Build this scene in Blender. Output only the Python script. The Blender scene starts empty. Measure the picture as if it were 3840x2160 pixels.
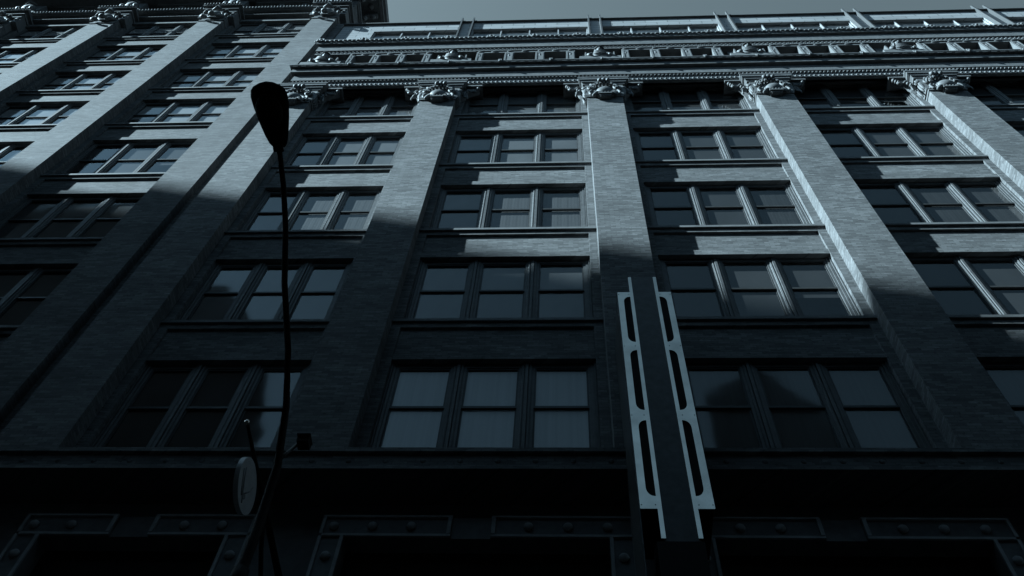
import bpy, math, random
from mathutils import Matrix, Vector
random.seed(7)
PI = math.pi
scn = bpy.context.scene
col = scn.collection

# ------------------------------------------------------------------ camera
cam = bpy.data.cameras.new('camera'); co = bpy.data.objects.new('camera', cam); col.objects.link(co)
cam.sensor_width = 36.0; cam.lens = 33.75; cam.clip_start = 0.1; cam.clip_end = 2000
rx, ry, rz = 2.63710, -4.58e-2, 3.13e-2
RX = Matrix.Rotation(rx, 3, 'X'); RY = Matrix.Rotation(ry, 3, 'Y'); RZ = Matrix.Rotation(rz, 3, 'Z')
co.matrix_world = Matrix.Translation((-1.8405, -9.2789, 1.6)) @ (RZ @ RY @ RX @ Matrix.Rotation(-.003, 3, 'Z')).to_4x4()
scn.camera = co

# ------------------------------------------------------------------ light
AZ = math.radians(71.5); EL = math.radians(36.5)      # azimuth from the facade normal towards the left, elevation
sd = Vector((-math.sin(AZ)*math.cos(EL), -math.cos(AZ)*math.cos(EL), math.sin(EL)))
sl = bpy.data.lights.new('sun', 'SUN'); so = bpy.data.objects.new('sun', sl); col.objects.link(so)
sl.energy = 2.75; sl.angle = math.radians(0.53); sl.color = (0.63, 0.87, 1.0)
so.rotation_euler = sd.to_track_quat('Z', 'Y').to_euler(); so.location = sd*120
w = bpy.data.worlds.new('World'); scn.world = w; w.use_nodes = True
nt = w.node_tree; bg = nt.nodes['Background']
sky = nt.nodes.new('ShaderNodeTexSky'); sky.sky_type = 'NISHITA'; sky.sun_disc = False
sky.sun_elevation = EL; sky.sun_rotation = math.atan2(sd.x, sd.y)
sky.air_density = 1.0; sky.dust_density = 2.0
bw = nt.nodes.new('ShaderNodeRGBToBW'); nt.links.new(sky.outputs[0], bw.inputs[0])
tint = nt.nodes.new('ShaderNodeMix'); tint.data_type = 'RGBA'; tint.blend_type = 'MULTIPLY'; tint.inputs[0].default_value = 1
tc = nt.nodes.new('ShaderNodeTexCoord'); sx_ = nt.nodes.new('ShaderNodeSeparateXYZ'); nt.links.new(tc.outputs['Generated'], sx_.inputs[0])
mr = nt.nodes.new('ShaderNodeMapRange'); nt.links.new(sx_.outputs[1], mr.inputs[0])
mr.inputs[1].default_value = -.25; mr.inputs[2].default_value = .15; mr.inputs[3].default_value = .47; mr.inputs[4].default_value = .585
mm_ = nt.nodes.new('ShaderNodeMath'); mm_.operation = 'MULTIPLY'; nt.links.new(bw.outputs[0], mm_.inputs[0]); nt.links.new(mr.outputs[0], mm_.inputs[1])
nt.links.new(mm_.outputs[0], tint.inputs[6]); tn = nt.nodes.new('ShaderNodeMix'); tn.data_type = 'RGBA'
mr2 = nt.nodes.new('ShaderNodeMapRange'); nt.links.new(sx_.outputs[1], mr2.inputs[0]); mr2.inputs[1].default_value = -.25; mr2.inputs[2].default_value = .12
nt.links.new(mr2.outputs[0], tn.inputs[0]); tn.inputs[6].default_value = (.36, .69, 1.0, 1); tn.inputs[7].default_value = (.60, .86, 1.0, 1)
nt.links.new(tn.outputs[2], tint.inputs[7])
nt.links.new(tint.outputs[2], bg.inputs[0]); bg.inputs[1].default_value = 0.05
scn.view_settings.view_transform = 'Standard'; scn.view_settings.look = 'None'
scn.view_settings.exposure = 2.75; scn.view_settings.gamma = 1

# ------------------------------------------------------------------ materials
def newmat(name):
    m = bpy.data.materials.new(name); m.use_nodes = True
    n = m.node_tree; p = n.nodes['Principled BSDF']; return m, n, p
def N(n, t, **kw):
    x = n.nodes.new(t)
    for k, v in kw.items(): setattr(x, k, v)
    return x
def pos(n, sx=1, sy=1, sz=1, fold=False):
    g = N(n, 'ShaderNodeNewGeometry'); v = g.outputs['Position']
    if fold:      # walls and their returns share one running coordinate: (x + y, z)
        s = N(n, 'ShaderNodeSeparateXYZ'); n.links.new(v, s.inputs[0])
        a = N(n, 'ShaderNodeMath', operation='ADD'); n.links.new(s.outputs[0], a.inputs[0]); n.links.new(s.outputs[1], a.inputs[1])
        c = N(n, 'ShaderNodeCombineXYZ'); n.links.new(a.outputs[0], c.inputs[0]); n.links.new(s.outputs[2], c.inputs[1])
        v = c.outputs[0]
    mp = N(n, 'ShaderNodeMapping'); n.links.new(v, mp.inputs[0]); mp.inputs['Scale'].default_value = (sx, sy, sz)
    return mp.outputs[0]
def noise(n, vec, scale, detail=4, rough=.6):
    x = N(n, 'ShaderNodeTexNoise'); x.inputs['Scale'].default_value = scale; x.inputs['Detail'].default_value = detail
    x.inputs['Roughness'].default_value = rough; n.links.new(vec, x.inputs['Vector']); return x.outputs['Fac']
def ramp(n, fac, a, b, lo, hi):
    r = N(n, 'ShaderNodeMapRange'); n.links.new(fac, r.inputs[0])
    for i, v in zip((1, 2, 3, 4), (a, b, lo, hi)): r.inputs[i].default_value = v
    return r.outputs[0]
def mul(n, a, b):
    x = N(n, 'ShaderNodeMath', operation='MULTIPLY'); n.links.new(a, x.inputs[0])
    if isinstance(b, (int, float)): x.inputs[1].default_value = b
    else: n.links.new(b, x.inputs[1])
    return x.outputs[0]
def grey(n, fac, tint=(1, 1, 1)):
    c = N(n, 'ShaderNodeCombineColor')
    for i in range(3): n.links.new(mul(n, fac, tint[i]), c.inputs[i])
    return c.outputs[0]
def bump(n, p, h, st, dist):
    b = N(n, 'ShaderNodeBump'); b.inputs['Strength'].default_value = st; b.inputs['Distance'].default_value = dist
    n.links.new(h, b.inputs['Height']); n.links.new(b.outputs[0], p.inputs['Normal'])

def brick_mat(name, base, bst=.2):
    m, n, p = newmat(name)
    v = pos(n, fold=True)
    br = N(n, 'ShaderNodeTexBrick'); n.links.new(v, br.inputs['Vector'])
    br.inputs['Scale'].default_value = 1; br.inputs['Brick Width'].default_value = .23; br.inputs['Row Height'].default_value = .072
    br.inputs['Mortar Size'].default_value = .006; br.inputs['Mortar Smooth'].default_value = .3; br.inputs['Bias'].default_value = 0
    br.inputs['Color1'].default_value = (.70, .70, .70, 1); br.inputs['Color2'].default_value = (1.30, 1.30, 1.30, 1)
    br.inputs['Mortar'].default_value = (.72, .72, .72, 1)
    bb = N(n, 'ShaderNodeRGBToBW'); n.links.new(br.outputs[0], bb.inputs[0])
    streak = ramp(n, noise(n, pos(n, 3.2, 11, 1, True), 1.6, 6, .85), .32, .68, .85, 1.17)
    # scattered runs of pale new bricks and dark old ones
    spots = ramp(n, noise(n, pos(n, 5, 16, 1, True), 1.0, 2, .5), .60, .68, 1, 1.35)
    dark = ramp(n, noise(n, pos(n, 7, 15, 1, True), 1.3, 2, .5), .30, .37, .5, 1)
    big = ramp(n, noise(n, pos(n, .5, .8, 1, True), 1.1, 4, .6), .3, .7, .78, 1.2)
    band = ramp(n, noise(n, pos(n, .12, 3.1, 1, True), 1.0, 3, .6), .3, .7, .88, 1.10)
    f = mul(n, mul(n, mul(n, bb.outputs[0], streak), mul(n, spots, dark)), mul(n, big, band))
    n.links.new(grey(n, mul(n, f, base)), p.inputs['Base Color'])
    p.inputs['Roughness'].default_value = .85; p.inputs['Specular IOR Level'].default_value = .2
    h = N(n, 'ShaderNodeMath', operation='ADD'); n.links.new(br.outputs['Fac'], h.inputs[0])
    hm = mul(n, noise(n, pos(n, 10, 17, 1, True), 2.4, 4, .7), -.8); n.links.new(hm, h.inputs[1])
    bump(n, p, mul(n, h.outputs[0], -1), bst, .006)
    return m
def plain(name, base, rough=.8, var=.2, scale=3, metal=0, bst=.15, spec=.3):
    m, n, p = newmat(name)
    f = ramp(n, noise(n, pos(n), scale, 5, .65), .3, .7, base*(1-var), base*(1+var))
    n.links.new(grey(n, f), p.inputs['Base Color'])
    p.inputs['Roughness'].default_value = rough; p.inputs['Metallic'].default_value = metal
    p.inputs['Specular IOR Level'].default_value = spec
    if bst: bump(n, p, noise(n, pos(n), 38, 4, .6), bst, .01)
    return m
M = {}
M['brick'] = brick_mat('grey_brick', 0.125)
M['brick_old'] = brick_mat('grey_brick_tower', 0.105)
M['terra'] = plain('terracotta', 0.118, .6, .25, 5, 0, .35)
M['stone'] = plain('limestone_trim', 0.124, .7, .18, 4, 0, .2)
M['sill'] = plain('sill_stone', 0.124, .75, .2, 6)
M['paint'] = plain('window_paint', 0.0868, .55, .25, 8)
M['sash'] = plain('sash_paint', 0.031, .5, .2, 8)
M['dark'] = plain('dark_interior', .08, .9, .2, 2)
M['iron'] = plain('black_iron', .008, .75, .3, 9, 0, .1, .12)
M['concrete'] = plain('concrete', 0.05, .9, .2, 2)
M['asphalt'] = plain('asphalt', .06, .9, .25, 12)
M['far'] = plain('soot_dark_masonry', 0.032, .9, .3, .4)
M['galv'] = plain('painted_steel', .05, .45, .3, 6, .4)

m, n, p = newmat('penthouse_panel'); M['panel'] = m; M['fin'] = plain('painted_fin', .055, .6, .15, 5); M['surround'] = plain('pale_terracotta', .3, .7, .2, 6); M['helmet'] = plain('shade_toned_stone', .06, .6, .3, 8)  # helmet stone darkened: its shaded side is put into the colour
br = N(n, 'ShaderNodeTexBrick'); n.links.new(pos(n, fold=True), br.inputs['Vector'])
br.inputs['Scale'].default_value = 1; br.inputs['Brick Width'].default_value = .9; br.inputs['Row Height'].default_value = .33
br.inputs['Mortar Size'].default_value = .018; br.offset = .5
br.inputs['Color1'].default_value = (.88, .88, .88, 1); br.inputs['Color2'].default_value = (1.1, 1.1, 1.1, 1); br.inputs['Mortar'].default_value = (.4, .4, .4, 1)
bb = N(n, 'ShaderNodeRGBToBW'); n.links.new(br.outputs[0], bb.inputs[0])
st_ = ramp(n, noise(n, pos(n, .5, 9, 1, True), 1.3, 4, .6), .3, .7, .85, 1.12)
n.links.new(grey(n, mul(n, mul(n, bb.outputs[0], st_), .27)), p.inputs['Base Color']); p.inputs['Roughness'].default_value = .6

def glass(name, ior, wav):
    m = bpy.data.materials.new(name); m.use_nodes = True; n = m.node_tree; n.nodes.clear()
    o = N(n, 'ShaderNodeOutputMaterial'); mx = N(n, 'ShaderNodeMixShader'); t = N(n, 'ShaderNodeBsdfTransparent')
    g = N(n, 'ShaderNodeBsdfGlossy'); g.inputs['Roughness'].default_value = .055
    lw = N(n, 'ShaderNodeLayerWeight'); lw.inputs[0].default_value = .5
    pw_ = N(n, 'ShaderNodeMath', operation='POWER'); n.links.new(lw.outputs['Facing'], pw_.inputs[0]); pw_.inputs[1].default_value = 5
    fr = N(n, 'ShaderNodeMapRange'); n.links.new(pw_.outputs[0], fr.inputs[0]); fr.inputs[3].default_value = ior; fr.inputs[4].default_value = 1
    t.inputs[0].default_value = (.9, .9, .9, 1)
    b = N(n, 'ShaderNodeBump'); b.inputs['Strength'].default_value = 1; b.inputs['Distance'].default_value = wav
    n.links.new(noise(n, pos(n), 1.1, 1, .4), b.inputs['Height'])
    n.links.new(b.outputs[0], g.inputs['Normal'])
    n.links.new(fr.outputs[0], mx.inputs[0]); n.links.new(t.outputs[0], mx.inputs[1]); n.links.new(g.outputs[0], mx.inputs[2])
    n.links.new(mx.outputs[0], o.inputs[0]); return m
M['glass'] = glass('window_glass', .10, .004)

def blind_mat(name, base, folds):
    m, n, p = newmat(name)
    if folds:
        f = ramp(n, noise(n, pos(n, 9, 1, .02), 1.6, 2, .5), .3, .7, base*.92, base*1.05)
    else:
        f = ramp(n, noise(n, pos(n, 1.2, 1, .6), 1.0, 2, .5), .3, .7, base*.8, base*1.15)
    n.links.new(grey(n, f), p.inputs['Base Color']); p.inputs['Roughness'].default_value = .9; p.inputs['Specular IOR Level'].default_value = .1
    return m
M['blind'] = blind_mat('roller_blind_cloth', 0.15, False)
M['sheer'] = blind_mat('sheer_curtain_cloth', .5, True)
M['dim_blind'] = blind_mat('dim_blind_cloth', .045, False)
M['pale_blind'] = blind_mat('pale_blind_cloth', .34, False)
M['curtain'] = blind_mat('curtain_cloth', 0.1054, True)

m, n, p = newmat('brushed_steel'); M['steel'] = m
f = ramp(n, noise(n, pos(n, 2, 2, 2), 1.4, 5, .6), .3, .7, .58, .82)
n.links.new(grey(n, f, (1, .90, .79)), p.inputs['Base Color']); p.inputs['Metallic'].default_value = 1; p.inputs['Roughness'].default_value = .10
bump(n, p, noise(n, pos(n, 1, 1, 1), 7, 4, .6), .08, .01)

# ------------------------------------------------------------------ mesh helpers
class MB:
    def __init__(s): s.v = []; s.f = []; s.sm = []
    def add(s, vs, fs, smooth=False):
        b = len(s.v); s.v += [tuple(v) for v in vs]
        for f in fs: s.f.append(tuple(b+i for i in f)); s.sm.append(smooth)
        return s
    def box(s, x0, x1, y0, y1, z0, z1):
        return s.add([(x, y, z) for x in (x0, x1) for y in (y0, y1) for z in (z0, z1)],
            [(0, 1, 3, 2), (4, 6, 7, 5), (0, 4, 5, 1), (2, 3, 7, 6), (0, 2, 6, 4), (1, 5, 7, 3)])
    def prism(s, pts, a, b, axis):
        """closed outline pts extruded from a to b; axis x: pts=(y,z); axis z: pts=(x,y); axis y: pts=(x,z)"""
        def P(q, t): return {'x': (t, q[0], q[1]), 'z': (q[0], q[1], t), 'y': (q[0], t, q[1])}[axis]
        k = len(pts)
        return s.add([P(q, a) for q in pts] + [P(q, b) for q in pts],
            [tuple(range(k)), tuple(range(2*k-1, k-1, -1))] + [(i, i+k, (i+1) % k+k, (i+1) % k) for i in range(k)])
    def ell(s, c, r, nu=12, nv=8):
        vs = []; fs = []
        for j in range(nv+1):
            t = PI*j/nv
            for i in range(nu):
                a = 2*PI*i/nu; vs.append((c[0]+r[0]*math.sin(t)*math.cos(a), c[1]+r[1]*math.sin(t)*math.sin(a), c[2]+r[2]*math.cos(t)))
        for j in range(nv):
            for i in range(nu): fs.append((j*nu+i, j*nu+(i+1) % nu, (j+1)*nu+(i+1) % nu, (j+1)*nu+i))
        return s.add(vs, fs, True)
    def tube(s, path, rad, k=6, closed=False):
        path = [Vector(q) for q in path]; L = len(path); vs = []; fs = []
        for i, q in enumerate(path):
            d = (path[(i+1) % L]-path[i-1]) if closed else (path[min(i+1, L-1)]-path[max(i-1, 0)])
            d.normalize(); u = d.orthogonal() if abs(d.y) > .95 else d.cross(Vector((0, 1, 0))); u.normalize(); v = d.cross(u)
            r = rad[i] if isinstance(rad, (list, tuple)) else rad
            for j in range(k):
                a = 2*PI*j/k; vs.append(q+u*(r*math.cos(a))+v*(r*math.sin(a)))
        for i in range(L if closed else L-1):
            for j in range(k):
                a = i*k; b = ((i+1) % L)*k; fs.append((a+j, a+(j+1) % k, b+(j+1) % k, b+j))
        if not closed: fs.append(tuple(range(k-1, -1, -1))); fs.append(tuple((L-1)*k+j for j in range(k)))
        return s.add(vs, fs, True)
    def mesh(s, name, mat, fix=True):
        me = bpy.data.meshes.new(name); me.from_pydata(s.v, [], s.f); me.materials.append(M[mat])
        me.polygons.foreach_set('use_smooth', s.sm)
        import bmesh
        if not fix: return me
        b = bmesh.new(); b.from_mesh(me); bmesh.ops.recalc_face_normals(b, faces=b.faces); b.to_mesh(me); b.free()
        return me
def put(name, me, parent=None, loc=(0, 0, 0), label=None):
    o = bpy.data.objects.new(name, me); col.objects.link(o); o.location = loc
    if parent: o.parent = parent
    if label: o['label'] = label
    return o
def part(name, mb, mat, parent=None, loc=(0, 0, 0), label=None): return put(name, mb.mesh(name, mat), parent, loc, label)
def thing(name, label, cat, loc=(0, 0, 0), group=None):
    o = bpy.data.objects.new(name, None); col.objects.link(o); o.location = loc
    o['label'] = label; o['category'] = cat
    if group: o['group'] = group
    return o
def B(*a): return MB().box(*a)

# ------------------------------------------------------------------ street
g = part('road', B(-400, 400, -400, -5.2, -.3, 0), 'asphalt'); g['kind'] = 'structure'
g = part('ground', B(-400, 400, -400, 400, -1.3, -.31), 'concrete'); g['kind'] = 'structure'
g = part('pavement', B(-60, 60, -4.9, 1.2, -.3, .14), 'concrete'); g['kind'] = 'structure'
g = part('kerb', B(-60, 60, -5.2, -4.903, -.3, .137), 'stone'); g['kind'] = 'structure'

# ------------------------------------------------------------------ window kit (base = middle of the window foot on the sill line)
YG = .50
def window_meshes(pw, H, tag):
    """pw pane width, H height sill line to lintel"""
    fw = pw/2+.055
    zr = H*.525
    m = MB()
    m.box(-fw, -pw/2, .455, .56, .0, H-.02); m.box(pw/2, fw, .455, .56, .0, H-.02)
    m.box(-pw/2, pw/2, .455, .56, H-.12, H-.02); m.box(-pw/2, pw/2, .455, .56, .0, .10)
    m.box(-pw/2-.012, pw/2+.012, .448, .46, H-.035, H-.022)
    m.box(-fw-.045, -fw, .435, .5, 0, H-.01); m.box(fw, fw+.045, .435, .5, 0, H-.01)
    frame = m.mesh('window', 'paint')
    s = MB(); s.box(-pw/2, pw/2, .463, .512, zr-.03, zr+.03)
    for q in (-1, 1):
        x = q*(pw/2-.015); s.box(x-.015, x+.015, .472, .49, zr+.03, H-.12); s.box(x-.015, x+.015, .492, .51, .10, zr-.03)
    s.box(-pw/2+.03, pw/2-.03, .492, .51, .10, .15); s.box(-pw/2+.03, pw/2-.03, .472, .49, H-.16, H-.12)
    sash = s.mesh('sash', 'sash')
    gm = MB(); a_ = pw/2-.03
    gm.add([(-a_, .482, zr+.03), (a_, .482, zr+.03), (a_, .482, H-.16), (-a_, .482, H-.16)], [(0, 1, 2, 3)])
    gm.add([(-a_, .502, .15), (a_, .502, .15), (a_, .502, zr-.03), (-a_, .502, zr-.03)], [(0, 1, 2, 3)])
    gl = gm.mesh('glass_pane', 'glass', False)
    bl = []
    for drop in (0.03, .10, .40, .55):
        k = MB(); k.box(-pw/2-.03, pw/2+.03, .525, .530, .05+drop*H, H); k.box(-pw/2-.02, pw/2+.02, .520, .535, .03+drop*H, .055+drop*H)
        bl.append(('roller_blind', k.mesh('roller_blind', 'blind')))
    k = MB(); L = 40; W2 = pw/2+.03
    top = [(-W2+2*W2*i/L, .535+.0014*math.sin(i*1.9)+.001*math.sin(i*.7), 0.0) for i in range(L+1)]
    k.add([(a, b, .03) for a, b, c in top]+[(a, b, H) for a, b, c in top], [(i, i+1, i+L+2, i+L+1) for i in range(L)], True)
    bl.append(('curtain', k.mesh('curtain', 'curtain')))
    return frame, sash, gl, bl
def add_windows(root, x0, x1, zs, H, kinds, cache, pname='window', pale=None):
    """three windows and two mullions in the opening x0..x1"""
    Wd = x1-x0; pw = (Wd-.30-.58)/3; key = (round(pw, 3), H)
    if key not in cache: cache[key] = window_meshes(pw, H, '')
    frame, sash, gl, bl = cache[key]
    pit = pw+.29; c = (x0+x1)/2
    for i in (-1, 0, 1):
        o = put(pname, frame, root, (c+i*pit, 0, zs)); put('sash', sash, o); put('glass_pane', gl, o)
        k = kinds[i+1] if isinstance(kinds, (list, tuple)) else kinds
        if k is not None:
            me = bl[k][1]
            if pale:
                pk = (pale, key, k)
                if pk not in cache: cache[pk] = me.copy(); cache[pk].materials[0] = M[pale]
                me = cache[pk]
            put(bl[k][0], me, o)
    for q in (-1, 1):
        mk = ('mull', H)
        if mk not in cache:
            h = .095
            pts = [(-h, .55), (-h, .455), (-h+.02, .43), (-h+.04, .43), (-h+.045, .455), (-.035, .455), (-.028, .415), (.028, .415), (.035, .455), (h-.045, .455), (h-.04, .43), (h-.02, .43), (h, .455), (h, .55)]
            cache[mk] = MB().prism(pts, 0, H-.01, 'z').mesh('mullion', 'paint')
        put('mullion', cache[mk], root, (c+q*pit/2, 0, zs))
    # jamb mouldings fill the rest of the opening
    jx = c-(1.5*pw+.29)-.10
    for s_, xa, xb in ((1, x0, jx), (-1, c+(1.5*pw+.29)+.10, x1)):
        d = (xb-xa)
        if d > .01: part('jamb', MB().box(xa, xb, .45, .56, zs, zs+H-.012).box((xa+xb)/2-.012, (xa+xb)/2+.012, .405, .449, zs, zs+H-.012), 'paint', root)

def sill_and_spandrel(root, xl, xr, zs, zbelow, mat, sill=True):
    """xl/xr pier faces; spandrel from zbelow (lintel of the storey below) up to the sill line zs"""
    a, b = xl+.19, xr-.19
    part('window_sill', B(xl+.003, xr-.003, .27, .62, zs-.09, zs), 'sill', root)
    part('sill_course', B(a, b, .322, .60, zs-.25, zs-.092), mat, root)
    part('spandrel_panel', B(a, b, .38, .9, zbelow+.22, zs-.252), mat, root)
    part('lintel', B(a, b, .335, .9, zbelow, zbelow+.218), mat, root)

# ------------------------------------------------------------------ carved capital (centre x = 0, pier top = z 0), pier half width .55
def mitre2(mb, prof, hw):
    k = len(prof); vs = [(-hw+min(y, 0), y, z) for y, z in prof]+[(hw-min(y, 0), y, z) for y, z in prof]
    mb.add(vs, [tuple(range(k)), tuple(range(2*k-1, k-1, -1))]+[(i, i+k, (i+1) % k+k, (i+1) % k) for i in range(k)])
def capital_meshes():
    h = .56
    blk = MB()
    blk.box(-h-.02, h+.02, -.04, .9, 0, .09); blk.box(-h+.01, h-.01, -.015, .9, .092, .16)
    blk.box(-h-.04, h+.04, -.03, .9, .162, 1.20)                # bell
    n_ = 5
    for i in range(n_):
        y = .0+.34*i/(n_-1)
        for q in (-1, 1): blk.ell((q*(h+.05), y, .54), (.08, .045, .31), 8, 6); blk.ell((q*(h+.06), y, .95), (.10, .045, .12), 8, 5)
    mitre2(blk, [(-.05, 1.202), (-.05, 1.30), (-.10, 1.34), (-.10, 1.42), (.9, 1.42), (.9, 1.202)], h+.06)
    mitre2(blk, [(-.08, 1.422), (-.14, 1.48), (-.14, 1.58), (.9, 1.58), (.9, 1.422)], h+.10)
    mitre2(blk, [(-.10, 1.582), (-.15, 1.64), (-.15, 1.72), (.9, 1.72), (.9, 1.582)], h+.12)
    blk.box(-h-.02, h+.02, -.06, .9, 1.722, 1.88)
    # cartouche: shield, rim, scrolls, crown
    car = MB(); cz = .22; cy = -.07
    rim = [( .27*math.cos(t), cy-.03, cz+.26*math.sin(t)) for t in [2*PI*i/20 for i in range(20)]]
    car.tube(rim, .035, 6, True)
    rim = [( .36*math.cos(t), cy+.02, cz+.02+.33*math.sin(t)) for t in [2*PI*i/20 for i in range(20)]]
    car.tube(rim, .05, 6, True)
    for q in (-1, 1):
        sp = []; rr = []
        for i in range(22):
            t = i/21; a = PI*.5+q*0+t*PI*2.3; r = .20*(1-t)+.03
            sp.append((q*(.44+r*math.cos(a)*.7), cy-.02, cz+.50+r*math.sin(a)*1.2)); rr.append(.05-.02*t)
        car.tube(sp, rr, 6)
        sp = [(q*(.12+.26*t), cy-.04-.03*math.sin(t*PI), cz-.28+.08*math.sin(t*PI*1.3)-.03*t) for t in [i/9 for i in range(10)]]
        car.tube(sp, [.045+.03*math.sin(i/9*PI) for i in range(10)], 6)
        for j in range(4): car.ell((q*(.38+.03*j), cy+.02, cz+.12-.05*j), (.04, .04, .05), 8, 5)
        sp = [(q*(.38+.09*math.cos(t)), cy-.02, cz-.02+.20*math.sin(t)) for t in [-1.2+2.6*i/8 for i in range(9)]]
        car.tube(sp, .04, 6)
    for j in range(9):                                           # stepped crown over the shield
        a = PI*(.12+.76*j/8); car.box(.40*math.cos(a)-.03, .40*math.cos(a)+.03, cy-.10, cy+.06, cz+.10+.74*math.sin(a)-.06, cz+.10+.74*math.sin(a)+.06)
    arc = [(.47*math.cos(a), cy-.04, cz+.13+.86*math.sin(a)) for a in [PI*(.08+.84*j/12) for j in range(13)]]
    car.tube(arc, .04, 6)
    car.ell((0, cy-.10, cz+1.04), (.08, .08, .12), 10, 6); car.ell((-.13, cy-.12, cz+.96), (.08, .08, .10), 8, 5); car.ell((.13, cy-.12, cz+.96), (.08, .08, .09), 8, 5)
    car.tube([(-.10+.08*math.cos(t), cy-.12, cz+1.0+.12*math.sin(t)) for t in [2*PI*i/10 for i in range(10)]], .025, 5, True)
    sh = MB().ell((0, cy-.03, cz), (.27, .17, .26), 20, 14)
    # bracket plaque on the shaft
    pl = MB(); pl.box(-.21, .21, -.20, 0, -.16, -.08); pl.box(-.18, .18, -.15, 0, -.24, -.162); pl.box(-.15, .15, -.10, 0, -.10, .02)
    for j in range(5): pl.box(-.19+.095*j-.018, -.19+.095*j+.018, -.21, -.13, -.078, -.03)
    for j in range(4): pl.ell((-.14+.093*j, -.12, -.25), (.02, .02, .03), 6, 4)
    # console brackets either side
    brs = []
    for q in (-1, 1):
        br_ = MB()
        xa = q*(h+.11)
        br_.box(min(xa, xa+q*.62), max(xa, xa+q*.62), .05, .85, 1.62, 1.72)
        pts = [(0, 0), (.0, -.85), (.10, -.70), (.16, -.45), (.30, -.25), (.44, -.12), (.52, -.02), (.52, 0)]
        br_.prism([(xa+q*a, 1.62+b) for a, b in pts], .14, .34, 'y')
        sp = [(xa+q*(.12+.34*t), .13, 1.62-.12-.22*math.sin(t*2.4)-.05) for t in [i/10 for i in range(11)]]
        br_.tube(sp, [.035+.02*math.sin(i) for i in range(11)], 6)
        for a, b, r in ((.50, -.10, .06), (.46, -.22, .045), (.41, -.30, .035), (.16, -.46, .05), (.10, -.60, .05), (.10, -.74, .045)):
            br_.ell((xa+q*a, .12, 1.62+b), (r, .07, r*1.25), 8, 6)
        for j in range(4): br_.tube([(xa+q*(.03+.02*j), .10, .95-.1*j), (xa+q*(.17+.02*j), .07, .87-.12*j), (xa+q*.22, .09, .77-.14*j)], .025, 5)
        brs.append(('bracket', br_.mesh('bracket', 'terra')))
    return (('capital', blk.mesh('capital', 'terra')), ('cartouche', car.mesh('cartouche', 'terra')), ('shield', sh.mesh('shield', 'terra')),
            ('plaque', pl.mesh('plaque', 'terra')), *brs)
CAP = capital_meshes()
def add_capital(root, xc, zt):
    r = put('capital', CAP[0][1], root, (xc, 0, zt))
    for nm, me in CAP[1:]: put(nm, me, r)

def bust_meshes():
    b = MB()       # helmeted half figure in armour
    b.ell((0, -.10, .30), (.36, .20, .34), 14, 8); b.ell((-.36, -.10, .42), (.13, .15, .15), 10, 6); b.ell((.36, -.10, .42), (.13, .15, .15), 10, 6)
    b.tube([(-.40, -.12, .40), (-.50, -.20, .18), (-.40, -.28, .02)], [.10, .085, .07], 8); b.tube([(.40, -.12, .40), (.50, -.20, .18), (.40, -.28, .02)], [.10, .085, .07], 8)
    for j in range(4): b.tube([(-.30+.02*j, -.27-.01*j, .12+.11*j), (0, -.33, .08+.11*j), (.30-.02*j, -.27-.01*j, .12+.11*j)], .03, 6)
    b.tube([(0, -.10, .60), (0, -.12, .74)], .11, 10)
    for q in (-1, 1):
        for j in range(3): b.ell((q*(.52+.07*j), .0, .30-.08*j), (.06, .04, .10), 8, 5)
        b.box(q*.62-.03, q*.62+.03, -.20, .0, .05, .62)
    hd = MB(); hd.ell((0, -.16, .88), (.15, .17, .20), 14, 10); hd.ell((0, -.32, .86), (.03, .04, .05), 8, 5)
    hd.ell((-.06, -.30, .92), (.03, .02, .02), 6, 4); hd.ell((.06, -.30, .92), (.03, .02, .02), 6, 4); hd.ell((0, -.29, .76), (.06, .03, .02), 6, 4)
    he = MB(); he.ell((0, -.12, 1.03), (.21, .23, .22), 16, 10); he.ell((0, -.10, 1.22), (.07, .14, .14), 10, 6)
    he.tube([(.21*math.cos(t), -.14+.22*math.sin(t), .96) for t in [PI+PI*i/12 for i in range(13)]], .03, 6)
    for q in (-1, 1): he.ell((q*.17, -.12, .86), (.05, .14, .16), 8, 6)
    return b.mesh('bust', 'terra'), hd.mesh('head', 'terra'), he.mesh('helmet', 'helmet')
BUST = bust_meshes()

# ================================================================== BRICK OFFICE BUILDING (right)
R_ = thing('brick_office_building', 'pale brick office building with carved pier capitals, bold cornices and a fin-topped penthouse storey', 'building', (2.3, 1, 0))
R_.location = (0, 0, 0)
F = 4.135; ZC = 21.86
rows = [ZC+2*F, ZC+F, ZC, ZC-F, ZC-2*F]                 # sill lines A..E
H = 2.77
piers = [(-11.0, -9.87), (-6.34, -5.235), (-1.10, 0.0), (4.10, 5.22), (9.30, 10.42), (14.5, 15.62), (19.7, 20.82)]
XL, XR = -11.0, 20.82
ZTOP = 30.66                                            # pier top
BELT = 13.10
for (a, b) in piers: part('pier', B(a, b, 0, .95, BELT, ZTOP), 'brick', R_)
part('inner_wall', B(XL+.01, XR, .96, 1.3, .2, 41.0), 'dark', R_)
cache = {}
bays = [(piers[i][1], piers[i+1][0]) for i in range(6)]
kinds_by_row = {0: (0, 0, 4), 1: (0, 0, 0), 2: (0, 4, 4), 3: (0, 0, 0), 4: (0, 4, 4)}
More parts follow.
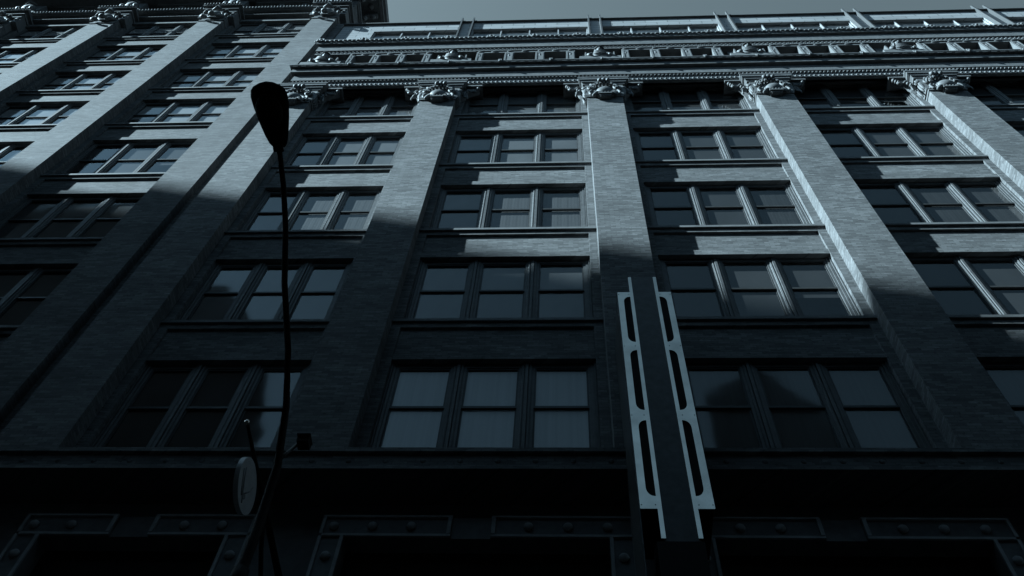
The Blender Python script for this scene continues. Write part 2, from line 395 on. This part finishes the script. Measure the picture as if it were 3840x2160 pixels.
for bi, (xl, xr) in enumerate(bays):
    for sx in (xl, xr-.19): part('brick_strip', B(sx+.001, sx+.189, .32, .95, BELT, 33.9), 'brick', R_)
    for ri, zs in enumerate(rows):
        if bi == 5 and ri > 1:          # bricked-up lower bay at the far right end
            if ri == 2: part('spandrel_panel', B(xl+.19, xr-.19, .38, .9, BELT, zs+H-.002), 'brick', R_)
            continue
        below = rows[ri+1]+H if ri < 4 else BELT+.02
        if ri < 4: sill_and_spandrel(R_, xl, xr, zs, below, 'brick')
        else: part('window_sill', B(xl+.003, xr-.003, .27, .62, zs-.09, zs), 'sill', R_); part('spandrel_panel', B(xl+.19, xr-.19, .38, .9, BELT, zs-.092), 'brick', R_)
        kd = list(kinds_by_row[ri])
        if bi == 2 and ri == 1: kd = [0, 1, 0]
        if bi == 2 and ri == 0: kd = [0, 1, 1]
        if bi == 3 and ri == 0: kd = [0, 2, 2]
        if bi == 2 and ri == 2: kd = [0, 0, 4]
        if bi == 2 and ri == 3: kd = [0, 0, 2]
        if bi == 2 and ri == 4: kd = [4, 4, 0]
        if bi == 0 and ri > 2: kd = [0, 0, 0]
        if ri == 4 and bi > 0: kd = [4, 4, 4]
        if ri == 3 and bi == 1: kd = [0, 0, 0]
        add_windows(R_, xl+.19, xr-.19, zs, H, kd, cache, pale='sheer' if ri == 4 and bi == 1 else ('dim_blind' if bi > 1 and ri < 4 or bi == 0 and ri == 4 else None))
    part('lintel', B(xl+.19, xr-.19, .335, .9, rows[0]+H, 33.95), 'sash', R_)  # dark sash paint here puts the black under-beam shade into the colour
for (a, b) in piers: add_capital(R_, (a+b)/2, ZTOP)

# main cornice (profile in y,z), running the whole front
XC0 = XL; XC1 = XR+.3
c1 = MB()
c1.box(XC0, XC1, .03, .14, 32.50, 32.70)
c1.box(XC0, XC1, .035, .14, 32.702, 33.0)
c1.box(XC0-.04, XC1, -.04, .14, 33.002, 33.60)                      # light fascia
def mitre(mb, prof, x0, x1):                                         # moulding with a mitred return at the left end
    k = len(prof); vs = [(x0+min(y, 0), y, z) for y, z in prof]+[(x1, y, z) for y, z in prof]
    mb.add(vs, [tuple(range(k)), tuple(range(2*k-1, k-1, -1))]+[(i, i+k, (i+1) % k+k, (i+1) % k) for i in range(k)])
mitre(c1, [(-.04, 33.602), (-.17, 33.60), (-.17, 33.94), (-.28, 33.94), (-.28, 33.99), (-.30, 34.0), (-.30, 34.05), (.95, 34.09), (.95, 33.602)], XC0, XC1)
bead = MB()
x = XC0+.03
while x < XC1-.05: bead.box(x, x+.05, -.03, .034, 32.86, 32.93); x += .125
x = XC0+.06
while x < XC1-.05: bead.ell((x, .02, 32.60), (.05, .03, .06), 6, 4); x += .15
b0 = len(c1.v); c1.v += bead.v; c1.f += [tuple(i+b0 for i in f) for f in bead.f]; c1.sm += bead.sm
kp = MB(); x = XC0-.15                                                # square key pattern on the soffit
while x < XC1-.3:
    for (a, b, c, d) in ((0, .17, -.275, -.257), (0, .17, -.198, -.18), (0, .025, -.257, -.198), (.145, .17, -.257, -.198)):
        kp.box(x+a, x+b, c, d, 33.91, 33.938)
    x += .29
b0 = len(c1.v); c1.v += kp.v; c1.f += [tuple(i+b0 for i in f) for f in kp.f]; c1.sm += kp.sm
cr = part('main_cornice', c1, 'terra', R_)
lme = MB().box(-.06, .06, -.33, -.301, 33.92, 34.10).ell((0, -.32, 33.92), (.05, .04, .07), 6, 4).mesh('lion_boss', 'terra')
x = -9.2
while x < XC1: put('lion_boss', lme, cr, (x, 0, 0)); x += 1.735
# attic storey
AW = .05
for i, (xl, xr) in enumerate(bays):
    c = (xl+xr)/2; wf = (xr-xl)/4.135; s_ = wf
    xs = [-1.55, -.78, -.45, .33, .66, 1.43]
    f_ = MB(); x0 = c-1.80*s_; x1 = c+1.75*s_
    f_.box(x0, x1, AW-.04, .95, 36.16, 36.35)                          # head
    f_.box(x0, x1, AW-.04, .95, 34.10, 34.9)
    edges = [x0]+[c+q*s_ for q in xs]+[x1]
    for k in range(0, 8, 2): f_.box(edges[k], edges[k+1], AW-.04, .95, 34.902, 36.158)
    fr = part('attic_frame', f_, 'stone', R_)
    t_ = MB()
    for k in range(0, 8, 2):
        a, b = edges[k], edges[k+1]; mx = (a+b)/2
        t_.ell((mx, AW-.035, 35.80), (.04, .02, .16), 8, 6); t_.ell((mx-.03, AW-.035, 36.0), (.06, .02, .05), 8, 5); t_.box(a+.03, a+.07, AW-.055, AW-.041, 34.95, 36.12); t_.box(b-.07, b-.03, AW-.055, AW-.041, 34.95, 36.12)
        t_.ell((mx, AW-.05, 36.26), (.09, .03, .05), 8, 5)
    for k in range(1, 7, 2): t_.ell(((edges[k]+edges[k+1])/2, AW-.05, 36.26), (.12, .03, .05), 8, 5)
    t_.box(x0-.05, x1+.05, AW-.075, AW-.041, 36.32, 36.38)
    part('carving', t_, 'terra', fr)
for (a, b) in piers:
    c = (a+b)/2
    part('attic_pier', B(c-.60, c+.60, .20, .95, 34.10, 36.9), 'terra', R_)
    part('pedestal', B(c-.72, c+.72, -.12, .199, 34.10, 34.98), 'stone', R_)
    o = put('bust', BUST[0], R_, (c, .05, 34.98)); o.scale = (.8, .8, .88); put('head', BUST[1], o); put('helmet', BUST[2], o)
# upper cornice
c2 = MB()
c2.box(XC0, XC1, .0, .95, 36.36, 36.42)
c2.box(XC0, XC1, .02, .95, 36.423, 36.74)
c2.box(XC0-.04, XC1, -.04, .95, 36.743, 37.39)
mitre(c2, [(-.04, 37.392), (-.14, 37.39), (-.14, 37.48), (-.16, 37.50), (-.165, 37.58), (-.20, 37.64), (-.21, 37.71), (.30, 37.74), (.30, 37.392)], XC0, XC1)
bd = MB(); x = XC0+.02
while x < XC1-.05:
    bd.box(x, x+.05, -.01, .019, 36.60, 36.68); bd.box(x+.07, x+.11, -.01, .019, 36.48, 36.56); x += .15
b0 = len(c2.v); c2.v += bd.v; c2.f += [tuple(i+b0 for i in f) for f in bd.f]; c2.sm += bd.sm
bd = MB(); x = XC0-.1; k = 0
while x < XC1-.05:
    z = 37.60+.025*math.sin(k*2.1); bd.ell((x, -.20, z), (.085, .03, .04), 6, 4); bd.ell((x+.09, -.17, z-.07), (.05, .025, .03), 6, 4); x += .17; k += 1
b0 = len(c2.v); c2.v += bd.v; c2.f += [tuple(i+b0 for i in f) for f in bd.f]; c2.sm += bd.sm
cu = part('upper_cornice', c2, 'terra', R_)
rz_ = MB(); rz_.tube([(.13*math.cos(t), -.19, .14*math.sin(t)) for t in [2*PI*i/10 for i in range(10)]], .05, 6, True); rz_.ell((0, -.21, 0), (.07, .07, .08), 8, 6)
for j in range(5): rz_.ell((.20*math.cos(PI*j/4), -.17, -.04+.20*math.sin(PI*j/4)), (.05, .04, .05), 6, 4)
rme = rz_.mesh('rosette_crest', 'terra'); x = XC0-.02
while x < XC1: put('rosette_crest', rme, cu, (x, 0.02, 37.74)); x += 1.62

# penthouse storey
PY = .28; PT = 41.80; WT = 40.80
ph = MB(); ph.box(XL, XR, PY, 1.2, WT, PT); part('penthouse_wall', ph, 'panel', R_)
part('penthouse_wall', B(XL, -9.55, PY, 1.2, 37.7, WT-.004), 'panel', R_)
part('roof_edge', B(XL, XR+.1, PY-.10, 3.2, PT+.003, PT+.09), 'dark', R_)
part('roof', B(XL, XR, 1.25, 3.2, 40, PT), 'dark', R_)
fx = [(a+b)/2 for a, b in piers][1:]
starts = [-9.50]+[q+.32 for q in fx]
for i, xs_ in enumerate(starts[:-1]):
    xe = fx[i]-.30
    wn = MB(); wn.box(xs_, xe, PY+.16, PY+.5, 37.7, WT)
    pw_ = part('penthouse_window', wn, 'dark', R_)
    nn = 3 if i == 0 else 4
    gq = MB(); gq.add([(xs_, PY+.11, 37.7), (xe, PY+.11, 37.7), (xe, PY+.11, WT), (xs_, PY+.11, WT)], [(0, 1, 2, 3)])
    put('glass_pane', gq.mesh('glass_pane', 'glass', False), pw_); part('roller_blind', B(xs_, xe, PY+.13, PY+.14, 37.8, WT), 'paint', pw_)
    mm = MB()
    for k in range(nn+1):
        xx = xs_+(xe-xs_)*k/nn; mm.box(xx-.05, xx+.0, PY+.06, PY+.125, 37.7, WT)
    part('mullion', mm, 'panel', pw_)
for q in fx:
    part('penthouse_wall', B(q-.29, q+.31, PY, 1.2, 37.7, WT-.004), 'panel', R_)
    for s_ in (-1, 1):
        xx = q+s_*.24
        part('fin', MB().prism([(PY-.003, 37.6), (PY-.14, 37.6), (PY-.14, 42.25), (PY-.10, 42.35), (PY-.003, 42.0)], xx-.028, xx+.028, 'x'), 'fin', R_)

# belt course and shop storey
bc = MB()
bc.box(XL, XR, -.16, .94, 12.66, 12.98); bc.box(XL, XR, -.22, .94, 12.983, 13.07); bc.box(XL, XR, -.20, .94, 12.60, 12.657)
be = part('belt_course', bc, 'brick', R_)
stud = MB().ell((0, -.16, 12.82), (.045, .02, .05), 8, 5).mesh('stud', 'brick'); x = XL+.3
while x < XR: put('stud', stud, be, (x, 0, 0)); x += .56
ROS = MB().ell((0, 0, 0), (.075, .05, .075), 8, 6).mesh('rosette', 'surround')
def shop_front(root, xa, xb, gap):
    """rosette-studded surround between xa and xb round a black shop opening"""
    zt, zi = 12.12, 11.70; wi = .36; y0, y1 = .30, .60
    s = MB()
    s.box(xa, gap[0], y0, y1, zi, zt) ; s.box(gap[1], xb, y0, y1, zi, zt)
    s.box(xa, xa+wi, y0, y1, .14, zi-.002); s.box(xb-wi, xb, y0, y1, .14, zi-.002)
    s.box(gap[0]+.004, gap[1]-.004, y0+.02, y1, zi, zt+.0)
    rim = MB(); y2 = y0-.035
    for (a, b) in ((xa, gap[0]), (gap[1], xb)):
        rim.box(a, b, y2, y0-.002, zt-.035, zt); rim.box(a, b, y2, y0-.002, zi, zi+.045)
    rim.box(gap[0]-.06, gap[0]-.003, y2-.01, y0-.002, zi+.046, zt-.036); rim.box(gap[1]+.003, gap[1]+.06, y2-.01, y0-.002, zi+.046, zt-.036)
    rim.box(xa, xa+.045, y2, y0-.002, .14, zt-.036); rim.box(xa+wi-.05, xa+wi, y2, y0-.002, .14, zi-.003)
    rim.box(xb-.045, xb, y2, y0-.002, .14, zt-.036); rim.box(xb-wi, xb-wi+.05, y2, y0-.002, .14, zi-.003)
    o = part('shop_surround', s, 'terra', root); part('rim', rim, 'surround', o)
    x = xa+.18
    while x < xb-.1:
        if not gap[0]-.12 < x < gap[1]+.12: put('rosette', ROS, o, (x, y0-.02, (zt+zi)/2))
        x += .56
    z = zi-.38
    while z > 8.5:
        put('rosette', ROS, o, (xa+.18, y0-.02, z)); put('rosette', ROS, o, (xb-.18, y0-.02, z)); z -= .5
    part('shop_window', B(xa+wi, xb-wi, .80, .85, .14, zi-.003), 'dark', root)
for (xl, xr) in bays:
    c = (xl+xr)/2
    shop_front(R_, c-2.2 if xl > -9 else c-1.7, c+2.28 if xl > -9 else c+1.75, (c-.32, c+.25))
part('shop_wall', B(XL, XR, .61, .79, 11.9, 12.59), 'stone', R_)
part('shop_wall', B(XL, XR, .50, .608, 12.26, 12.594), 'stone', R_)
for (a, b) in piers: part('shop_pier', B(a+.02, b-.02, .455, .60, .14, 12.255), 'stone', R_)

# ================================================================== BRICK TOWER (left)
T = thing('brick_tower', 'taller brick corner building on the left with more storeys and a heavy overhanging crown cornice', 'building')
tp = [(-31.8, -30.7), (-26.9, -25.8), (-22.05, -20.95), (-17.25, -16.2), (-12.40, -11.34)]
trow = [40.89, 37.24, 33.55, 29.87, 25.65, 21.60, 17.57, 13.54]
tH = [2.50, 2.50, 2.50, 2.55, 2.85, 2.80, 2.80, 2.74]
TZ = 42.12
for (a, b) in tp: part('pier', B(a, b, 0, .95, BELT, TZ), 'brick_old', T)
part('inner_wall', B(-31.8, -11.36, .96, 1.3, .2, 47.4), 'dark', T)
part('side_wall', B(-11.72, -11.345, .35, 9.0, .2, 47.4), 'brick_old', T)
part('side_pilaster', B(-11.70, -11.25, 1.3, 1.9, 40, 47.4), 'terra', T)
tb = [(tp[i][1], tp[i+1][0]) for i in range(4)]
for bi, (xl, xr) in enumerate(tb):
    for sx in (xl, xr-.19): part('brick_strip', B(sx+.001, sx+.189, .32, .95, BELT, 43.3), 'brick_old', T)
    for ri, zs in enumerate(trow):
        if ri < 7: sill_and_spandrel(T, xl, xr, zs, trow[ri+1]+tH[ri+1], 'brick_old')
        else: part('window_sill', B(xl+.003, xr-.003, .27, .62, zs-.09, zs), 'sill', T); part('spandrel_panel', B(xl+.19, xr-.19, .38, .9, BELT, zs-.092), 'brick_old', T)
        kd = [0, 0, 0]
        if ri < 4: kd = [random.choice((0, 0, 2)), random.choice((0, 0, 1)), random.choice((0, 0, 1))]
        if bi == 3 and ri == 4: kd = [3, 0, 2]
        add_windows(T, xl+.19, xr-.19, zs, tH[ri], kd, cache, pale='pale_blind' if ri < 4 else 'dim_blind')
    zt = trow[0]+tH[0]
    part('lintel', B(xl+.19, xr-.19, .335, .9, zt, zt+.32), 'brick_old', T)
    part('spandrel_panel', B(xl+.19, xr-.19, .38, .9, zt+.322, 43.95), 'brick_old', T)
    bm_ = MB(); bm_.box(xl, xr, .17, .95, 43.953, 44.03); bm_.box(xl, xr, .24, .95, 44.033, 44.35)
    bm_.box(xl, xr, .08, .95, 44.353, 44.42); bm_.box(xl, xr, .0, .95, 44.423, 44.55)
    x = xl+.05
    while x < xr-.05: bm_.ell((x, -.02, 44.52), (.045, .04, .06), 6, 4); x += .14
    part('band_course', bm_, 'terra', T)
    # crown storey windows, in the shade of the big cornice
    wdt = xr-xl
    for k in range(3):
        a = xl+.25+k*(wdt-.5)/3; b = a+(wdt-.5)/3-.22
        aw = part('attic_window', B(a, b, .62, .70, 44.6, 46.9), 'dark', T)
        part('mullion', MB().prism([(b, .60), (b, .40), (b+.05, .34), (b+.10, .40), (b+.16, .34), (b+.22, .40), (b+.22, .60)], 44.56, 46.9, 'z'), 'terra', T)
    part('crown_wall', B(xl, xr, .30, .95, 46.9, 47.4), 'terra', T)
def tower_capital():
    m_ = MB()
    m_.box(-.56, .56, -.03, .95, 0, .12); m_.box(-.53, .53, .0, .95, .122, 1.15)
    m_.box(-.74, .74, -.12, .95, 1.15, 1.42); m_.box(-.79, .79, -.20, .95, 1.423, 1.50)
    m_.box(-.72, .72, -.14, .95, 1.503, 1.70); m_.box(-.86, .86, -.30, .95, 1.703, 1.80); m_.box(-.80, .80, -.24, .95, 1.803, 2.0)
    x = -.80
    while x < .8: m_.ell((x, -.31, 1.86), (.05, .06, .06), 6, 4); x += .13
    for q in (-1, 1):
        m_.box(q*.66-.12, q*.66+.12, -.05, .6, .55, 1.15); m_.box(q*.66-.05, q*.66+.05, -.12, -.05, .8, 1.0)
    k = MB()
    k.ell((0, -.12, .62), (.26, .16, .30), 16, 10); k.tube([(.33*math.cos(t), -.10, .60+.38*math.sin(t)) for t in [2*PI*i/18 for i in range(18)]], .055, 6, True)
    for q in (-1, 1):
        k.tube([(q*.20, -.16, .12), (q*.34, -.22, .02), (q*.46, -.18, .14), (q*.50, -.12, .30)], [.05, .08, .07, .04], 7)
        k.tube([(q*.30, -.18, .80), (q*.46, -.24, .92), (q*.54, -.18, .76)], [.06, .07, .04], 7)
        k.ell((q*.52, -.14, .48), (.08, .08, .10), 8, 5)
    k.tube([(-.20, -.24, .95), (0, -.34, 1.10), (.20, -.24, .95)], [.06, .09, .06], 7); k.ell((0, -.30, 1.22), (.09, .09, .12), 8, 6)
    k.ell((0, -.28, .20), (.16, .12, .09), 10, 6)
    return m_.mesh('capital', 'terra'), k.mesh('cartouche', 'terra')
TC = tower_capital()
for (a, b) in tp:
    c = (a+b)/2
    o = put('capital', TC[0], T, (c, 0, TZ)); put('cartouche', TC[1], o)
    pd = MB(); pd.box(c-.62, c+.62, -.05, .95, 44.125, 44.75); pd.prism([(c-.62, 44.752), (c+.62, 44.752), (c+.40, 45.0), (c+.34, 46.4), (c-.34, 46.4), (c-.40, 45.0)], .10, .95, 'y')
    pe = part('crown_pier', pd, 'terra', T)
    q_ = MB(); q_.ell((c+.05, -.02, 45.3), (.30, .20, .42), 12, 8); q_.ell((c-.25, -.10, 45.0), (.14, .12, .16), 8, 6); q_.ell((c+.32, -.08, 45.1), (.12, .14, .20), 8, 6)
    q_.tube([(c-.35, -.05, 45.5), (c-.10, -.18, 45.9), (c+.25, -.10, 45.7)], [.06, .10, .06], 7)
    part('carving', q_, 'terra', pe)
cc = MB()
cc.box(-31.8, -10.35, -1.0, 9.6, 47.5, 47.75)
cc.box(-31.8, -10.25, -1.12, 9.7, 47.753, 48.3)
cc.box(-31.8, -11.2, -.12, .30, 47.1, 47.498)
co_ = part('crown_cornice', cc, 'terra', T)
k = MB(); y = .2
while y < 9:
    k.box(-11.20, -10.62, y, y+.22, 47.22, 47.497); k.ell((-10.80, y+.11, 47.25), (.16, .12, .16), 8, 6); k.ell((-11.15, y+.11, 47.05), (.12, .12, .22), 8, 6)
    k.ell((-10.9, y+.55, 47.46), (.14, .16, .06), 8, 5)
    y += .85
k.box(-10.50, -10.44, -.9, 9.5, 47.44, 47.497); k.box(-10.60, -10.57, -.9, 9.5, 47.46, 47.497)
k.box(-11.24, -11.20, .3, 9.5, 46.4, 46.6)
part('modillion', k, 'terra', co_)
bc = MB(); bc.box(-31.8, -11.34, -.16, .94, 12.66, 12.98); bc.box(-31.8, -11.34, -.22, .94, 12.983, 13.07)
be = part('belt_course', bc, 'brick', T)
x = -31.5
while x < -11.4: put('stud', stud, be, (x, 0, 0)); x += .56
for (xl, xr) in tb: shop_front(T, xl-.2, xr+.2, ((xl+xr)/2-.3, (xl+xr)/2+.3))
part('shop_wall', B(-31.8, -11.36, .50, .79, 12.26, 12.594), 'stone', T)
part('gap_wall', B(-11.338, -11.002, .22, .95, .2, 42.0), 'brick_old', T)

# ================================================================== STREET LAMP
LX = -4.38; lz = 9.5
L = thing('street_lamp', 'black cobra-head street lamp on a thin curved arm above the pavement', 'street lamp', (-4.62, -3.3, .14))
def rel(v): return (v[0]+4.62, v[1]+3.3, v[2]-.14)
arm = [(-4.62, -3.30, .14), (-4.62, -3.30, 3), (-4.62, -3.30, 6), (-4.62, -3.30, 8.0), (-4.62, -3.40, 8.75), (-4.60, -3.75, 9.22), (-4.55, -4.3, 9.42), (-4.50, -5.0, 9.50), (-4.40, -5.6, 9.50), (-4.36, -6.0, 9.50), (-4.345, -6.36, 9.50)]
part('pole', MB().tube([rel(q) for q in arm], [.06, .058, .055, .05, .042, .036, .032, .029, .027, .025, .024], 10), 'iron', L)
hs = MB(); prof = [(-6.24, .055, .045), (-6.28, .080, .055), (-6.36, .102, .065), (-6.46, .122, .08), (-6.58, .143, .095), (-6.70, .158, .10), (-6.79, .163, .10), (-6.86, .150, .09), (-6.90, .12, .07), (-6.93, .07, .05), (-6.945, .01, .02)]
prof = [(-6.36+(y+6.24)*.83, a, b) for y, a, b in prof]
vs = []; fs = []; K = 16
for i, (y, rw, rh) in enumerate(prof):
    cx = -4.345-.03*(i/10)
    for j in range(K):
        a = 2*PI*j/K; zz = rh*math.sin(a); zz = zz if zz > 0 else zz*.45
        vs.append(rel((cx+rw*math.cos(a), y, 9.51+zz)))
for i in range(len(prof)-1):
    for j in range(K): fs.append((i*K+j, i*K+(j+1) % K, (i+1)*K+(j+1) % K, (i+1)*K+j))
fs.append(tuple(range(K))); fs.append(tuple((len(prof)-1)*K+j for j in range(K)))
hs.add(vs, fs, True); hd_ = part('lamp_head', hs, 'iron', L)
part('lens', MB().ell(rel((-4.37, -6.70, 9.465)), (.12, .16, .05), 16, 8), 'iron', L)
part('hinge', MB().box(*[q for ab in zip(rel((-4.39, -6.40, 9.465)), rel((-4.30, -6.33, 9.485))) for q in ab]), 'iron', hd_)
part('clamp', MB().tube([rel((-4.62, -3.3, 7.3)), rel((-4.62, -3.3, 7.5))], .072, 10), 'iron', L)
# dark camera box strapped to the pole
E_ = thing('traffic_camera', 'small dark camera box clamped to the side of the street lamp pole', 'traffic camera', (-4.60, -3.3, 9.24))
part('housing', MB().box(.05, .17, -.06, .06, -.04, .04), 'iron', E_); part('arm', MB().tube([(-.01, -.12, -.40), (.05, 0, -.02)], .018, 8), 'galv', E_)
part('hood', MB().box(.04, .18, -.09, .062, .042, .052), 'galv', E_)

# ================================================================== ROUND HANGING SIGN
D = thing('round_hanging_sign', 'pale round sign hanging edge-on from an iron bracket left of the lamp pole', 'sign', (-5.6, 0, 10.6))
br2 = MB(); br2.tube([(0, .5, 0), (0, -.8, 0), (0, -1.6, .0), (0, -2.5, 0)], [.055, .045, .035, .02], 8); br2.tube([(0, .4, -.9), (0, -.3, -.75), (0, -.9, -.35), (0, -1.2, -.03)], .03, 8)
part('bracket', br2, 'iron', D); part('finial', MB().ell((0, -2.54, 0), (.035, .035, .035), 8, 6), 'steel', D)
m, n, p = newmat('sign_enamel'); M['enamel'] = m
g_ = N(n, 'ShaderNodeNewGeometry'); f = ramp(n, noise(n, pos(n), 6, 3, .6), .3, .7, .38, .5)
n.links.new(grey(n, f), p.inputs['Base Color']); p.inputs['Roughness'].default_value = .35
dk = MB(); K = 40
dk.prism([(-1.94+.335*math.cos(2*PI*i/K), -.43+.335*math.sin(2*PI*i/K)) for i in range(K)], -.03, .03, 'x')
dd = part('disc', dk, 'enamel', D)
fg = MB()
for pts in ([(-1.80, -.30), (-1.86, -.44), (-1.97, -.60)], [(-2.16, -.36), (-2.08, -.50), (-1.98, -.62), (-1.92, -.70)], [(-2.2, -.42), (-2.1, -.56), (-2.0, -.66)]):
    fg.tube([(.032, a, b) for a, b in pts], .010, 5)
fg.prism([(-1.98, -.66), (-1.90, -.62), (-1.88, -.58), (-1.93, -.55), (-1.99, -.60)], .031, .036, 'x')
M['faded'] = plain('faded_sign_paint', .22, .5, .2, 8)
part('emblem', fg, 'faded', dd)
part('hanger', MB().box(-.012, .012, -1.96, -1.92, -.10, .0), 'iron', D)

# ================================================================== BLADE SIGN
S = thing('vertical_blade_sign', 'tall dark vertical sign with pale slotted steel plates along both edges', 'sign', (-.50, 0, 10))
SY = -1.2
def sp_(x0, x1, y0, y1, z0, z1, mat, nm): return part(nm, MB().box(x0+.5, x1+.5, y0, y1, z0-10, z1-10), mat, S)
sp_(-.70, -.27, SY+.01, -.05, 10.06, 16.62, 'galv', 'box')
for sgn, xi, xo in ((-1, -.735, -.945), (1, -.275, -.035)):
    # thin edge strip and slotted wing plate
    sx0 = -.735 if sgn < 0 else -.30
    strip = MB().box(sx0+.5, sx0+.055+.5, SY-.012, SY+.008, 10.12-10, 16.60-10)
    part('edge_strip', strip, 'steel', S)
    # wing: plate with three slots whose outer corners are round
    a = sx0 if sgn < 0 else sx0+.055          # inner edge of wing
    bOut = -.945 if sgn < 0 else -.035
    zb, ztp = 10.63, 16.06
    slots = [(10.86, 12.42), (12.66, 14.22), (14.46, 15.90)]
    ins = a+ sgn*.004; so_ = a+sgn*.115       # slot from ins to so_
    P = MB(); y0, y1 = SY-.010, SY+.006
    def bx2(xa, xb, z0, z1): P.box(min(xa, xb)+.5, max(xa, xb)+.5, y0, y1, z0-10, z1-10)
    bx2(so_, bOut, zb, ztp)
    zc = zb
    for (s0, s1) in slots:
        bx2(a, so_, zc, s0); zc = s1
        for (zz, dr) in ((s0, 1), (s1, -1)):   # rounded outer corners of the slot
            r = .10; pts = [(so_+.5, zz-10)]
            for i in range(7):
                t = PI/2*i/6; pts.append((so_-sgn*r*(1-math.cos(t)) +.5 if False else so_-sgn*(r-r*math.sin(t))+.5, zz+dr*1.6*(r-r*math.cos(t))-10))
            P.prism(pts, y0, y1, 'y')
    bx2(a, so_, zc, ztp)
    wp = part('slotted_plate', P, 'steel', S)
    rv = MB()
    for zz in (10.70, 12.54, 14.34, 15.98):
        for xx in (a+sgn*.02, bOut-sgn*.02): rv.ell((xx+.5, SY-.012, zz-10), (.008, .005, .008), 6, 4)
    part('rivet', rv, 'galv', wp)
    sp_(min(a, bOut)+.004, max(a, bOut)-.004, SY+.010, SY+.9, 10.7, 16.0, 'iron', 'side_box')
sp_(-.96, -.945, SY+.0, -.05, 9.2, 16.06, 'galv', 'side_panel')
sp_(-.79, -.24, SY-.03, -.2, 9.2, 10.05, 'iron', 'foot_box')
for zz in (11.5, 15.2): sp_(-.55, -.45, -.06, .02, zz, zz+.3, 'galv', 'wall_bracket')

# ================================================================== BUILDINGS ACROSS THE STREET (shade and mirror images), ADDED SKY BLOCKERS
def block(name, label, verts_xy, z1, z0=0):
    o = thing(name, label, 'building'); part('wall', MB().prism(verts_xy, z0, z1, 'z'), 'far', o); return o
dx = .244
P0_ = (-60.4, -20.0)
def al(t, back=0): return (P0_[0]+t-back*dx, P0_[1]-dx*t-back)
block('office_tower', 'dark tower across the street whose roofline casts the broad shadow on the lower facade', [al(-26), al(14.5), al(14.5, 24), al(-26, 24)], 67.0)
def receding(prof, d0, d1):
    k = (d1+10.3)/(d0+10.3); n = len(prof); f_ = [(x, -d0, z) for x, z in prof]; b_ = [(-1.84+(x+1.84)*k, -d1, z) for x, z in prof]
    return MB().add(f_+b_, [tuple(range(n)), tuple(range(2*n-1, n-1, -1))]+[(i, i+n, (i+1) % n+n, (i+1) % n) for i in range(n)])
o = thing('stepped_tower', 'dark stepped tower across the street mirrored in the lower left windows', 'building')
part('wall', receding([(-45.6, 0), (-17.7, 0), (-17.7, 41), (-18.8, 46.5), (-20.4, 50), (-22.3, 54), (-24.5, 57), (-30, 61), (-34.5, 66), (-35.5, 71.5), (-45.6, 72)], 20, 30), 'far', o)
o = thing('gabled_building', 'dark gabled building across the street mirrored in the low windows right of the blade sign', 'building')
part('wall', receding([(5.6, 0), (12.6, 0), (12.6, 41), (11.7, 43), (9.0, 47.3), (5.6, 44.6)], 20.2, 28), 'far', o)
block('low_sky_blocker', 'added unseen low dark block between the stepped tower and the gabled building, cutting sky light', [(-17.4, -20.3), (5.5, -20.3), (5.5, -34), (-17.4, -34)], 28)  # unseen filler, added to lower the sky light on the facade
block('long_sky_blocker', 'added unseen long dark block right of the gabled building, cutting sky light', [(13.1, -20.1), (60, -20.1), (60, -34), (13.1, -34)], 35)  # unseen filler right of the gable, added to screen off sky
block('left_end_sky_blocker', 'added unseen dark block closing the left end of the street to cut sky light', [(-130, -30), (-100, -30), (-100, 25), (-130, 25)], 45)  # unseen end block, added to hold back bright low sky on the left
block('right_end_sky_blocker', 'added unseen dark block closing the right end of the street to cut sky light', [(46, -12), (80, -12), (80, 25), (46, 25)], 75)  # unseen end block, added to shut out sky light from the right
